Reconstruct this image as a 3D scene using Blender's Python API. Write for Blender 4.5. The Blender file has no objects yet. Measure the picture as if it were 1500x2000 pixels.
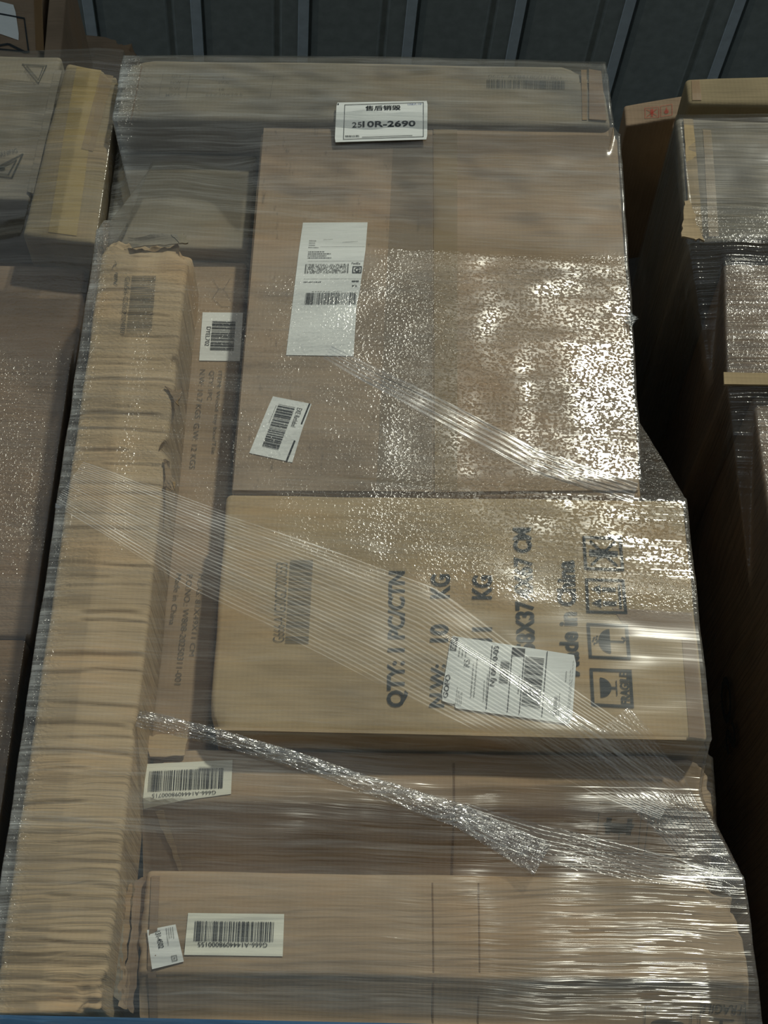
import bpy, bmesh, math, random
import numpy as np
from mathutils import Vector, Matrix, noise
from mathutils.bvhtree import BVHTree

SC = bpy.context.scene
COL = SC.collection
# ---------------------------------------------------------------- camera
F_PX = 2711.0
PITCH, ROLL = math.radians(29.0), math.radians(0.8)
CAM = Vector((0.0, 0.0, 1.5))
cd = bpy.data.cameras.new('camera'); cam = bpy.data.objects.new('camera', cd); COL.objects.link(cam)
ROT = Matrix.Rotation(math.radians(90) + PITCH, 3, 'X') @ Matrix.Rotation(ROLL, 3, 'Z')
cam.matrix_world = Matrix.Translation(CAM) @ ROT.to_4x4()
cd.sensor_fit = 'HORIZONTAL'; cd.sensor_width = 36.0
cd.lens = 36.0 * F_PX / 1500.0
cd.clip_start = 0.02
SC.camera = cam
# ---------------------------------------------------------------- world, sun, exposure
w = bpy.data.worlds.new('world'); SC.world = w; w.use_nodes = True
bg = w.node_tree.nodes['Background']
bg.inputs[0].default_value = (0.68, 0.79, 0.86, 1); bg.inputs[1].default_value = 0.34
sd = bpy.data.lights.new('sun', 'SUN'); sd.energy = 1.8; sd.angle = math.radians(3.0); sd.color = (0.97, 0.96, 0.80)
sun = bpy.data.objects.new('sun', sd); COL.objects.link(sun)
az, el = math.radians(25), math.radians(34)
sdir = Vector((math.sin(az) * math.cos(el), -math.cos(az) * math.cos(el), math.sin(el)))
sun.rotation_euler = sdir.to_track_quat('Z', 'Y').to_euler(); sun.location = sdir * 6
SC.view_settings.view_transform = 'Standard'; SC.view_settings.look = 'None'
SC.view_settings.gamma = 1; SC.view_settings.use_curve_mapping = False
SC.view_settings.exposure = 0.0
SC.cycles.transparent_max_bounces = 16
SC.cycles.max_bounces = 5
SC.cycles.use_denoising = True

# ---------------------------------------------------------------- reading places off the photograph (1500 x 2000)
def ray(px, py):
    return (ROT @ Vector(((px - 750) / F_PX, -(py - 1000) / F_PX, -1.0))).normalized()
def at(px, py, Y):                       # world (x, z) on the upright plane y = Y
    d = ray(px, py); t = (Y - CAM.y) / d.y; p = CAM + d * t
    return Vector((p.x, p.z))
def zm(ox, oy, s):                       # reads points off an enlarged crop
    return lambda x, y: (ox + x / s, oy + y / s)

# ---------------------------------------------------------------- materials
def nt(name):
    m = bpy.data.materials.new(name); m.use_nodes = True
    t = m.node_tree; t.nodes.clear(); return m, t, t.nodes, t.links
def N(nodes, typ, **kw):
    n = nodes.new(typ)
    for k, v in kw.items(): setattr(n, k, v)
    return n
def ramp(nodes, stops):
    r = nodes.new('ShaderNodeValToRGB'); e = r.color_ramp.elements
    while len(e) < len(stops): e.new(0.5)
    for el_, (p, c) in zip(e, stops):
        el_.position = p; el_.color = c if len(c) == 4 else (*c, 1)
    return r
def tex(nodes, links, co, scale, nscale=1.0, detail=4, rough=0.55):
    mp = nodes.new('ShaderNodeMapping'); mp.inputs['Scale'].default_value = scale
    links.new(co, mp.inputs['Vector'])
    t = nodes.new('ShaderNodeTexNoise'); t.inputs['Scale'].default_value = nscale
    t.inputs['Detail'].default_value = detail; t.inputs['Roughness'].default_value = rough
    links.new(mp.outputs[0], t.inputs['Vector']); return t.outputs['Fac']
def mixc(nodes, links, fac, a, b, mode='MIX'):
    m = nodes.new('ShaderNodeMix'); m.data_type = 'RGBA'; m.blend_type = mode
    for s, v in ((m.inputs[0], fac), (m.inputs[6], a), (m.inputs[7], b)):
        if hasattr(v, 'links'): links.new(v, s)
        else: s.default_value = v if not isinstance(v, tuple) or len(v) == 4 else (*v, 1)
    return m.outputs[2]

def cardboard(name, col, stain=0.35, flute='Z', wrinkle=0.5, dirt=0.0):
    m, t, n, l = nt(name)
    out = N(n, 'ShaderNodeOutputMaterial'); b = N(n, 'ShaderNodeBsdfPrincipled')
    l.new(b.outputs[0], out.inputs[0])
    co = N(n, 'ShaderNodeTexCoord').outputs['Object']
    big = tex(n, l, co, (3, 3, 5), 1.6, 3)
    film_shade = tex(n, l, co, (14, 14, 260), 1.0, 5, 0.65)  # level streaks: shading of the film wrinkles put into the board colour
    grain = tex(n, l, co, (400, 400, 400), 1.0, 2)
    c1 = tuple(col); dark = tuple(v * (1 - stain) for v in col); red = (col[0] * 1.08, col[1] * .97, col[2] * .85)
    r1 = ramp(n, [(0.32, dark), (0.52, c1), (0.72, red)]); l.new(big, r1.inputs[0])
    r2 = ramp(n, [(0.25, (.80, .80, .80)), (0.5, (1, 1, 1)), (0.75, (1.12, 1.12, 1.12))]); l.new(film_shade, r2.inputs[0])
    c = mixc(n, l, 0.75, r1.outputs[0], r2.outputs[0], 'MULTIPLY')
    if dirt:
        ds = tex(n, l, co, (60, 60, 18), 1.0, 6, .7); rd = ramp(n, [(0.60, (1, 1, 1)), (0.72, (.35, .35, .36))]); l.new(ds, rd.inputs[0])
        c = mixc(n, l, dirt, c, rd.outputs[0], 'MULTIPLY')
    l.new(c, b.inputs['Base Color'])
    b.inputs['Roughness'].default_value = 0.8; b.inputs['Specular IOR Level'].default_value = 0.25
    wv = N(n, 'ShaderNodeTexWave'); wv.bands_direction = 'X' if flute == 'Z' else 'Z'
    wv.inputs['Scale'].default_value = 45; wv.inputs['Distortion'].default_value = .6
    l.new(co, wv.inputs['Vector'])
    wr = tex(n, l, co, (2.2, 2.2, 42), 1.0, 5, .55)
    bp = N(n, 'ShaderNodeBump'); bp.inputs['Strength'].default_value = .25; bp.inputs['Distance'].default_value = .0005
    l.new(wv.outputs['Fac'], bp.inputs['Height'])
    b2 = N(n, 'ShaderNodeBump'); b2.inputs['Strength'].default_value = wrinkle; b2.inputs['Distance'].default_value = .008
    l.new(wr, b2.inputs['Height']); l.new(bp.outputs[0], b2.inputs['Normal'])
    b3 = N(n, 'ShaderNodeBump'); b3.inputs['Strength'].default_value = .2; b3.inputs['Distance'].default_value = .0006
    l.new(grain, b3.inputs['Height']); l.new(b2.outputs[0], b3.inputs['Normal'])
    l.new(b3.outputs[0], b.inputs['Normal'])
    return m

def plain(name, col, rough=0.6, metal=0.0, wr=0.0, spec=.5, noise_amt=.12):
    m, t, n, l = nt(name)
    out = N(n, 'ShaderNodeOutputMaterial'); b = N(n, 'ShaderNodeBsdfPrincipled'); l.new(b.outputs[0], out.inputs[0])
    co = N(n, 'ShaderNodeTexCoord').outputs['Object']
    f = tex(n, l, co, (30, 30, 30), 1.0, 4)
    a = tuple(max(0, v * (1 - noise_amt)) for v in col); r = ramp(n, [(0.3, a), (0.7, col)]); l.new(f, r.inputs[0])
    l.new(r.outputs[0], b.inputs['Base Color'])
    b.inputs['Roughness'].default_value = rough; b.inputs['Metallic'].default_value = metal
    b.inputs['Specular IOR Level'].default_value = spec
    if wr:
        f2 = tex(n, l, co, (8, 8, 120), 1.0, 4)
        bp = N(n, 'ShaderNodeBump'); bp.inputs['Strength'].default_value = wr; bp.inputs['Distance'].default_value = .003
        l.new(f2, bp.inputs['Height']); l.new(bp.outputs[0], b.inputs['Normal'])
    return m

def ink(name, col=(.035, .045, .05), cover=.8):
    m, t, n, l = nt(name)
    out = N(n, 'ShaderNodeOutputMaterial'); d = N(n, 'ShaderNodeBsdfDiffuse'); tr = N(n, 'ShaderNodeBsdfTransparent')
    d.inputs[0].default_value = (*col, 1)
    co = N(n, 'ShaderNodeTexCoord').outputs['Object']
    f = tex(n, l, co, (90, 90, 160), 1.0, 5, .7)
    r = N(n, 'ShaderNodeMapRange'); r.inputs[1].default_value = .3; r.inputs[2].default_value = .62
    r.inputs[3].default_value = cover; r.inputs[4].default_value = min(1, cover * 1.15) if cover > .6 else cover * .6
    l.new(f, r.inputs[0])
    mx = N(n, 'ShaderNodeMixShader'); l.new(r.outputs[0], mx.inputs[0]); l.new(tr.outputs[0], mx.inputs[1]); l.new(d.outputs[0], mx.inputs[2])
    l.new(mx.outputs[0], out.inputs[0]); return m

def tape_mat(name, col, cover=.45, rough=.3):
    m, t, n, l = nt(name)
    out = N(n, 'ShaderNodeOutputMaterial'); b = N(n, 'ShaderNodeBsdfPrincipled'); tr = N(n, 'ShaderNodeBsdfTransparent')
    b.inputs['Base Color'].default_value = (*col, 1); b.inputs['Roughness'].default_value = rough
    mx = N(n, 'ShaderNodeMixShader'); mx.inputs[0].default_value = cover
    l.new(tr.outputs[0], mx.inputs[1]); l.new(b.outputs[0], mx.inputs[2]); l.new(mx.outputs[0], out.inputs[0])
    return m

def film_mat(name, veil=(0.03, 0.13), spec=.03, streak=1.0, sparkle=1.0, rough=.165, tilt=0.0):
    """clear stretch film: see-through, thin milky streaks, glossy wrinkles"""
    m, t, n, l = nt(name)
    out = N(n, 'ShaderNodeOutputMaterial')
    co = N(n, 'ShaderNodeTexCoord').outputs['Object']
    if tilt:
        mp = N(n, 'ShaderNodeMapping'); mp.inputs['Rotation'].default_value = (0, tilt, 0); l.new(co, mp.inputs[0]); co = mp.outputs[0]
    A = N(n, 'ShaderNodeAttribute'); A.attribute_name = 'wrinkle'          # R: pin-prick crinkle, G: long streaks, B: milkiness and painted edge sheen
    sp = N(n, 'ShaderNodeSeparateColor'); l.new(A.outputs['Color'], sp.inputs[0])
    warp = tex(n, l, co, (5, 5, 5), 1.0, 2)
    wm = N(n, 'ShaderNodeMath', operation='MULTIPLY'); l.new(warp, wm.inputs[0]); wm.inputs[1].default_value = .018
    cz = N(n, 'ShaderNodeCombineXYZ'); l.new(wm.outputs[0], cz.inputs[2])
    va = N(n, 'ShaderNodeVectorMath', operation='ADD'); l.new(co, va.inputs[0]); l.new(cz.outputs[0], va.inputs[1]); cow = va.outputs[0]
    s1r = tex(n, l, cow, (2.6, 2.6, 125), 1.0, 3, .55)
    s1m = N(n, 'ShaderNodeMapRange'); s1m.inputs[1].default_value = .43; s1m.inputs[2].default_value = .70; l.new(s1r, s1m.inputs[0]); s1 = s1m.outputs[0]
    s2 = tex(n, l, cow, (13, 13, 420), 1.0, 3, .6)
    s3 = tex(n, l, cow, (2.5, 2.5, 60), 1.0, 3, .5)
    p1r = tex(n, l, co, (220, 220, 280), 1.0, 2, .5)
    p1m = N(n, 'ShaderNodeMapRange'); p1m.inputs[1].default_value = .48; p1m.inputs[2].default_value = .74; l.new(p1r, p1m.inputs[0]); p1 = p1m.outputs[0]
    # milky streaks
    vr = N(n, 'ShaderNodeMapRange'); vr.inputs[1].default_value = .38; vr.inputs[2].default_value = .72
    vr.inputs[3].default_value = veil[0]; vr.inputs[4].default_value = veil[1]; l.new(s2, vr.inputs[0])
    vr2 = N(n, 'ShaderNodeMapRange'); vr2.inputs[1].default_value = .4; vr2.inputs[2].default_value = .7
    vr2.inputs[3].default_value = .5; vr2.inputs[4].default_value = 1.6; l.new(s3, vr2.inputs[0])
    vm = N(n, 'ShaderNodeMath', operation='MULTIPLY'); l.new(vr.outputs[0], vm.inputs[0]); l.new(vr2.outputs[0], vm.inputs[1])
    vb = N(n, 'ShaderNodeMath', operation='MULTIPLY', use_clamp=True); l.new(vm.outputs[0], vb.inputs[0]); l.new(sp.outputs[2], vb.inputs[1])
    # bumps
    bs = N(n, 'ShaderNodeBump'); bs.inputs['Distance'].default_value = .0019 * streak
    l.new(sp.outputs[1], bs.inputs['Strength']); l.new(s1, bs.inputs['Height'])
    bp = N(n, 'ShaderNodeBump'); bp.inputs['Distance'].default_value = .0009 * sparkle
    l.new(sp.outputs[0], bp.inputs['Strength']); l.new(p1, bp.inputs['Height']); l.new(bs.outputs[0], bp.inputs['Normal'])
    gl = N(n, 'ShaderNodeBsdfGlossy'); gl.inputs['Roughness'].default_value = rough; l.new(bp.outputs[0], gl.inputs['Normal'])
    df = N(n, 'ShaderNodeBsdfDiffuse'); df.inputs[0].default_value = (.80, .84, .84, 1)
    tl = N(n, 'ShaderNodeBsdfTranslucent'); tl.inputs[0].default_value = (.8, .84, .84, 1)
    dm = N(n, 'ShaderNodeMixShader'); dm.inputs[0].default_value = .45; l.new(df.outputs[0], dm.inputs[1]); l.new(tl.outputs[0], dm.inputs[2]); df = dm
    tr = N(n, 'ShaderNodeBsdfTransparent')
    m1 = N(n, 'ShaderNodeMixShader'); l.new(vb.outputs[0], m1.inputs[0]); l.new(tr.outputs[0], m1.inputs[1]); l.new(df.outputs[0], m1.inputs[2])
    fr = N(n, 'ShaderNodeFresnel'); fr.inputs[0].default_value = 1.45; l.new(bp.outputs[0], fr.inputs['Normal'])
    fa = N(n, 'ShaderNodeMath', operation='ADD', use_clamp=True); l.new(fr.outputs[0], fa.inputs[0]); fa.inputs[1].default_value = spec
    fb = N(n, 'ShaderNodeMath', operation='MINIMUM'); l.new(fa.outputs[0], fb.inputs[0]); fb.inputs[1].default_value = .55
    m2 = N(n, 'ShaderNodeMixShader'); l.new(fb.outputs[0], m2.inputs[0]); l.new(m1.outputs[0], m2.inputs[1]); l.new(gl.outputs[0], m2.inputs[2])
    l.new(m2.outputs[0], out.inputs[0]); return m

M = {
 'kraft': cardboard('kraft_board', (.375, .275, .175), .22),
 'kraft_light': cardboard('light_kraft_board', (.47, .355, .215), .22, wrinkle=.9),
 'kraft_grey': cardboard('greyish_board', (.265, .235, .178), .2),
 'kraft_dirty': cardboard('scuffed_board', (.36, .275, .19), .25, wrinkle=.35, dirt=.8),
 'kraft_gold': cardboard('golden_board', (.43, .325, .185), .18, wrinkle=.35),
 'kraft_tan': cardboard('tan_board', (.30, .24, .14), .2),
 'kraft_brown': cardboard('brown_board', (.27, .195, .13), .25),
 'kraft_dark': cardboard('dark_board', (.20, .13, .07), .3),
 'board_shade': cardboard('painted_shade_board', (.04, .034, .028), .3),  # near-black colour stands for the shade in the gap
 'board_in': cardboard('torn_board_core', (.30, .21, .12), .4, wrinkle=1.2, dirt=.6),
 'tape': tape_mat('packing_tape', (.42, .31, .17), .45),
 'tape_brown': tape_mat('brown_tape', (.30, .18, .08), .5),
 'tape_yellow': tape_mat('yellowed_tape', (.55, .42, .18), .5, .2),
 'paper': plain('white_label_paper', (.80, .83, .80), .55, wr=.35, noise_amt=.05),
 'paper_cream': plain('cream_label_paper', (.80, .80, .68), .55, wr=.35, noise_amt=.05),
 'ink': ink('black_ink'), 'ink_faint': ink('faint_ink', (.08, .08, .075), .42), 'ink_label': ink('label_ink', (.02, .025, .03), .93),
 'ink_mid': ink('grey_ink', (.07, .075, .07), .62), 'ink_red': ink('red_ink', (.45, .06, .05), .6), 'ink_blue': ink('blue_ink', (.05, .10, .35), .8),
 'film': film_mat('stretch_film'),
 'film_band': film_mat('pleated_film', (.0, .06), .03, tilt=math.radians(-28)),
 'film_soft': film_mat('slack_pleated_film', (.0, .16), -.02, sparkle=.3, rough=.42, tilt=math.radians(-28)),
 'film_rope': film_mat('twisted_film', (.10, .38), .16, sparkle=1.6),
 'film_far': film_mat('neighbour_film', (.03, .11), .05),
 'blue': plain('blue_plastic', (.02, .13, .30), .45),
 'steel': plain('painted_roof_steel', (.42, .47, .455), .55, noise_amt=.25),
 'steel_lit': plain('lit_flank_steel', (.72, .82, .88), .4, noise_amt=.15),  # brighter light on the rib flanks, put into a paler steel colour
 'steel_mid': plain('roof_steel_rib', (.33, .38, .38), .5, noise_amt=.2),
 'concrete': plain('concrete', (.075, .073, .068), .85),
 'wall': plain('painted_wall_steel', (.10, .12, .125), .7),
}

# ---------------------------------------------------------------- object helpers
def thing(name, label, cat, loc, group=None):
    o = bpy.data.objects.new(name, None); COL.objects.link(o); o.location = loc
    o.empty_display_size = .05; o['label'] = label; o['category'] = cat
    if group: o['group'] = group
    return o
def base_of(o):
    v = Vector((0, 0, 0))
    while o is not None: v += o.location; o = o.parent
    return v
def mesh_obj(name, verts, faces, mat, parent=None, smooth=False, label=None, attr=None, loc=None):
    origin = base_of(parent) if parent is not None else Vector((0, 0, 0))
    if loc is not None: o_loc = Vector(loc)
    else:
        o_loc = Vector((0, 0, 0))
    off = origin + o_loc
    me = bpy.data.meshes.new(name)
    me.from_pydata([(v[0] - off.x, v[1] - off.y, v[2] - off.z) for v in verts], [], faces)
    me.update()
    if attr is not None:
        a = me.color_attributes.new('wrinkle', 'FLOAT_COLOR', 'POINT')
        a.data.foreach_set('color', np.asarray(attr, dtype=np.float32).ravel())
    if smooth: me.polygons.foreach_set('use_smooth', [True] * len(me.polygons))
    me.materials.append(mat)
    o = bpy.data.objects.new(name, me); COL.objects.link(o); o.location = o_loc
    if parent is not None: o.parent = parent
    if label: o['label'] = label
    return o
def bil(q, s, t):     # q: left-bottom, right-bottom, right-top, left-top
    a = q[0].lerp(q[1], s); b = q[3].lerp(q[2], s); return a.lerp(b, t)

class Surf:           # something prints, tapes and labels are laid on
    pass

class Carton(Surf):
    """upright carton; front quad given as (x, z) corners TL TR BR BL on plane y = Y"""
    def __init__(s, label, q, Y, depth, mat='kraft', r=.008, bulge=.004, amp=.002, creases=(), nx=26, nz=26, crush=(), tuck=None, group=None, name='cardboard_box', frq=(3, 9), steps=()):
        s.q = [Vector(c) for c in q]; s.Y = Y; s.D = depth; s.bulge = bulge; s.amp = amp; s.frq = frq; s.creases = creases; s.steps = steps; s.tuck = tuck
        xs = [c.x for c in s.q]; zs = [c.y for c in s.q]
        s.x0, s.x1, s.z0, s.z1 = min(xs), max(xs), min(zs), max(zs)
        s.seed = random.random() * 50
        TL, TR, BR, BL = s.q
        s.root = thing(name, label, 'box', ((BL.x + BR.x) / 2, Y + depth / 2, min(BL.y, BR.y)), group)
        W = (TR - TL).length; H = (TL - BL).length; D = depth
        def samp(L, n):
            e = [0, r * .12, r * .35, r * .65, r]
            k = [r + (L - 2 * r) * i / n for i in range(1, n)]
            return e + k + [L - v for v in reversed(e)]
        A, B, C = samp(W, nx), samp(H, nz), samp(D, 4)
        verts, idx, faces = [], {}, []
        quad = [BL, BR, TR, TL]
        def vert(p):
            k = tuple(round(v, 6) for v in p)
            if k in idx: return idx[k]
            P = Vector(p); dim = (W, H, D)
            Qc = Vector([min(max(P[i], r), dim[i] - r) for i in range(3)]); d = P - Qc
            if d.length > 1e-9 and sum(abs(v) > 1e-9 for v in d) > 0:
                m = max(abs(v) for v in d)
                dn = d.normalized() * r
                P2 = Qc + dn * (1 if m >= r - 1e-9 else m / r)
            else: P2 = P
            a, b, c = P2.x / W, P2.y / H, P2.z / D
            xz = bil(quad, a, b)
            wgt = max(0, 1 - c * D / .02)
            y = Y + c * D + wgt * (s.front(xz.x, xz.y) - Y)
            x, z = xz.x, xz.y
            sw = .0015 * noise.noise(Vector((x * 9, y * 9, z * 14 + s.seed)))
            v = Vector((x + sw, y, z + sw))
            for (ca, cb, cc, rad, mv) in crush:
                dd = math.sqrt(((a - ca) * W) ** 2 + ((b - cb) * H) ** 2 + ((c - cc) * D) ** 2)
                if dd < rad:
                    k2 = (1 - dd / rad) ** 1.5
                    v += Vector(mv) * k2 * (1 + 1.2 * noise.noise(v * 60))
            idx[k] = len(verts); verts.append(v); return idx[k]
        def face_grid(U, V, f, flip=False):
            for i in range(len(U) - 1):
                for j in range(len(V) - 1):
                    ids = [vert(f(U[i], V[j])), vert(f(U[i + 1], V[j])), vert(f(U[i + 1], V[j + 1])), vert(f(U[i], V[j + 1]))]
                    faces.append(ids[::-1] if flip else ids)
        face_grid(A, B, lambda u, v: (u, v, 0)); face_grid(A, B, lambda u, v: (u, v, D), True)
        face_grid(A, C, lambda u, v: (u, 0, v), True); face_grid(A, C, lambda u, v: (u, H, v))
        face_grid(B, C, lambda u, v: (0, u, v)); face_grid(B, C, lambda u, v: (W, u, v), True)
        s.body = mesh_obj('carton_body', verts, faces, M[mat], s.root, smooth=True)
    def front(s, x, z):
        u = min(1, max(0, (x - s.x0) / (s.x1 - s.x0))); v = min(1, max(0, (z - s.z0) / (s.z1 - s.z0)))
        d = s.bulge * math.sin(math.pi * u) * math.sin(math.pi * v)
        d += s.amp * noise.noise(Vector((x * s.frq[0], s.seed, z * s.frq[1])))
        d += s.amp * .4 * noise.noise(Vector((x * s.frq[0] * 3, s.seed + 9, z * s.frq[1] * 4)))
        for (cz, slope, depth, wid, a, b) in s.creases:         # a pressed-in buckle running across the board
            zz = z - (cz + slope * (x - s.x0) + .003 * noise.noise(Vector((x * 18, cz * 40, 0))))
            k = max(0, min(1, (u - a) / .08)) * max(0, min(1, (b - u) / .08))
            d -= depth * k * math.exp(-(zz / wid) ** 2)
            d += depth * .5 * k * math.exp(-((zz - wid * 1.8) / (wid * 1.6)) ** 2)
        if s.tuck and z < s.tuck[0]:                            # the lower part of the face leans back
            zt = s.tuck[0] + .010 * noise.noise(Vector((x * 5, 2, 0)))
            t = max(0, min(1, (zt - z) / (zt - s.z0))); d -= s.tuck[1] * t * (1.6 - .6 * t)
        for (x_, y_, rx, rz, dep) in s.steps:                   # a dent
            d -= dep * math.exp(-((x - x_) / rx) ** 2 - ((z - y_) / rz) ** 2)
        return s.Y - d
    def pt(s, px, py): return at(px, py, s.Y)

class FilmSurf(Surf):
    def __init__(s, bvh, Yref): s.bvh = bvh; s.Y = Yref
    def front(s, x, z):
        h = s.bvh.ray_cast(Vector((x, 0.2, z)), Vector((0, 1, 0)))
        return h[0].y if h[0] is not None else s.Y
    def pt(s, px, py):
        h = s.bvh.ray_cast(CAM, ray(px, py))
        return Vector((h[0].x, h[0].z)) if h[0] is not None else at(px, py, s.Y)

def sheet(surf, rows, name, mat, parent, off=.0006, thick=.0004, nx=10, nz=4, label=None, rnd=0.0, smooth=True, jag=0.0):
    """thin sheet laid on a surface; rows = [(left_px, right_px), ...] from top to bottom"""
    R = [(surf.pt(*a), surf.pt(*b)) for a, b in rows]
    verts, faces = [], []
    L = []
    for k in range(len(R) - 1):
        for j in range(nz):
            t = j / nz; L.append((R[k][0].lerp(R[k + 1][0], t), R[k][1].lerp(R[k + 1][1], t)))
    L.append(R[-1])
    nr = len(L)
    tot = len(L) - 1
    for layer in (0, 1):
        for i, (a, b) in enumerate(L):
            for j in range(nx + 1):
                u = j / nx
                p = a.lerp(b, u)
                if rnd:                              # rounded corners: pull the corner vertices in
                    w_ = (b - a).length
                    du = min(u, 1 - u) * w_; dv = min(i, tot - i) / tot * (L[0][0] - L[-1][0]).length
                    if du < rnd and dv < rnd:
                        c = a.lerp(b, .5); k2 = .35 * (1 - du / rnd) * (1 - dv / rnd)
                        p = p + ((c - p).normalized()) * rnd * k2
                if jag and (j in (0, nx) or i in (0, tot)):
                    p = p + Vector((noise.noise(Vector((p.x * 90, p.y * 90, 1))), noise.noise(Vector((p.x * 90, p.y * 90, 7))))) * jag
                y = surf.front(p.x, p.y) - off - (thick if layer == 0 else 0)
                verts.append((p.x, y, p.y))
    n1 = nr * (nx + 1)
    for i in range(nr - 1):
        for j in range(nx):
            a = i * (nx + 1) + j
            faces.append((a, a + nx + 1, a + nx + 2, a + 1)); faces.append((n1 + a, n1 + a + 1, n1 + a + nx + 2, n1 + a + nx + 1))
    edge = [j for j in range(nx + 1)] + [i * (nx + 1) + nx for i in range(1, nr)] + [(nr - 1) * (nx + 1) + j for j in range(nx - 1, -1, -1)] + [i * (nx + 1) for i in range(nr - 2, 0, -1)]
    for a, b in zip(edge, edge[1:] + edge[:1]): faces.append((a, b, n1 + b, n1 + a))
    return mesh_obj(name, verts, faces, M[mat] if isinstance(mat, str) else mat, parent, label=label, smooth=False)

def quad_rows(tl, tr, br, bl): return [(tl, tr), (bl, br)]

def flat(surf, polys, q, name, mat, parent, off=.0015, label=None):
    """flat print: polygons in unit coordinates (s right, t up as one reads it) mapped to four points
       q = reading left-bottom, right-bottom, right-top, left-top"""
    Q = [surf.pt(*p) for p in q]
    verts, faces = [], []
    for poly in polys:
        ids = []
        for (s_, t_) in poly:
            p = bil(Q, s_, t_); ids.append(len(verts)); verts.append((p.x, surf.front(p.x, p.y) - off, p.y))
        faces.append(ids)
    o = mesh_obj(name, verts, faces, M[mat], parent, label=label)
    return o

FONT_CACHE = {}
def text_geo(txt, bold):
    k = (txt, bold)
    if k in FONT_CACHE: return FONT_CACHE[k]
    cu = bpy.data.curves.new('t', 'FONT'); cu.body = txt; cu.resolution_u = 3
    if bold: cu.offset = bold
    ob = bpy.data.objects.new('t', cu); COL.objects.link(ob)
    bpy.context.view_layer.update()
    me = ob.evaluated_get(bpy.context.evaluated_depsgraph_get()).to_mesh()
    vs = [(v.co.x, v.co.y) for v in me.vertices]; fs = [tuple(p.vertices) for p in me.polygons]
    ob.to_mesh_clear(); bpy.data.objects.remove(ob); bpy.data.curves.remove(cu)
    FONT_CACHE[k] = (vs, fs); return vs, fs
def text(surf, txt, q, parent, mat='ink', off=.0015, bold=.0, name='printed_text', label=None):
    vs, fs = text_geo(txt, bold)
    if not vs: return
    x0 = min(v[0] for v in vs); x1 = max(v[0] for v in vs); y0 = min(v[1] for v in vs); y1 = max(v[1] for v in vs)
    Q = [surf.pt(*p) for p in q]
    out = []
    for (x, y) in vs:
        p = bil(Q, (x - x0) / (x1 - x0), (y - y0) / (y1 - y0)); out.append((p.x, surf.front(p.x, p.y) - off, p.y))
    return mesh_obj(name, out, fs, M[mat], parent, label=label)
def rect(a, b, c, d): return [(a, b), (c, b), (c, d), (a, d)]
def barcode(surf, q, parent, mat='ink_label', n=60, off=.0015, seed=1, label=None):
    """bars side by side along s, each as tall as t"""
    rg = random.Random(seed); polys = []; ws = []
    while len(ws) < n: ws.append((rg.choice((1, 1, 1, 2, 2, 3)), rg.choice((1, 1, 2, 2, 3))))
    tot = sum(a + b for a, b in ws); x = 0
    for a, b in ws:
        x0, x1 = x / tot, (x + a) / tot
        for k in range(4): polys.append(rect(x0, k / 4, x1, (k + 1) / 4))
        x += a + b
    return flat(surf, polys, q, 'barcode', mat, parent, off, label)
def stroke_polys(pts, w_):
    out = []
    for (a, b) in zip(pts, pts[1:]):
        a = Vector(a); b = Vector(b); d = (b - a)
        if d.length < 1e-6: continue
        d.normalize(); nrm = Vector((-d.y, d.x)) * w_ / 2; e = d * w_ * .3
        out.append([tuple(a - e - nrm), tuple(b + e - nrm), tuple(b + e + nrm), tuple(a - e + nrm)])
    return out
def frame_polys(t=.08, r=0):
    return [rect(0, 0, 1, t), rect(0, 1 - t, 1, 1), rect(0, t, t, 1 - t), rect(1 - t, t, 1, 1 - t)]
def up(tl, tr, br, bl):      # reading upwards (turned a quarter to the left): reading left-bottom = image bottom-right
    return (br, tr, tl, bl)
def down(tl, tr, br, bl):    # reading downwards
    return (tl, bl, br, tr)
def flipq(tl, tr, br, bl):   # upside down
    return (tr, tl, bl, br)
def norm(tl, tr, br, bl): return (bl, br, tr, tl)
def box4(x0, y0, x1, y1): return ((x0, y0), (x1, y0), (x1, y1), (x0, y1))

def microtext(surf, q, parent, rows=4, mat='ink_mid', seed=3, off=.0015):
    """lines of print too small to read"""
    rg = random.Random(seed); polys = []
    for r_ in range(rows):
        t0 = 1 - (r_ + .75) / rows; t1 = t0 + .38 / rows; x = 0; end = rg.uniform(.55, 1)
        while x < end:
            w_ = rg.uniform(.02, .07); polys.append(rect(x, t0, min(end, x + w_), t1)); x += w_ + rg.uniform(.012, .03)
    return flat(surf, polys, q, 'fine_print', mat, parent, off)

random.seed(7)
# ---------------------------------------------------------------- the building shell
def slab(name, x0, x1, y0, y1, z0, z1, mat):
    v = [(x0, y0, z0), (x1, y0, z0), (x1, y1, z0), (x0, y1, z0), (x0, y0, z1), (x1, y0, z1), (x1, y1, z1), (x0, y1, z1)]
    f = [(0, 3, 2, 1), (4, 5, 6, 7), (0, 1, 5, 4), (1, 2, 6, 5), (2, 3, 7, 6), (3, 0, 4, 7)]
    o = mesh_obj(name, v, f, M[mat]); o['kind'] = 'structure'; return o
DOCK = 1.615
slab('floor', -7, 7, 1.5, 8, DOCK - .25, DOCK, 'concrete')
slab('trim_1', -7, 7, 1.42, 1.5, DOCK - .25, DOCK - .012, 'steel')
slab('ground', -7, 7, -7, 1.5, -.1, 0, 'concrete')
slab('wall_back', -7, 7, 4.9, 5.1, 0, 5.2, 'wall')
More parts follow.
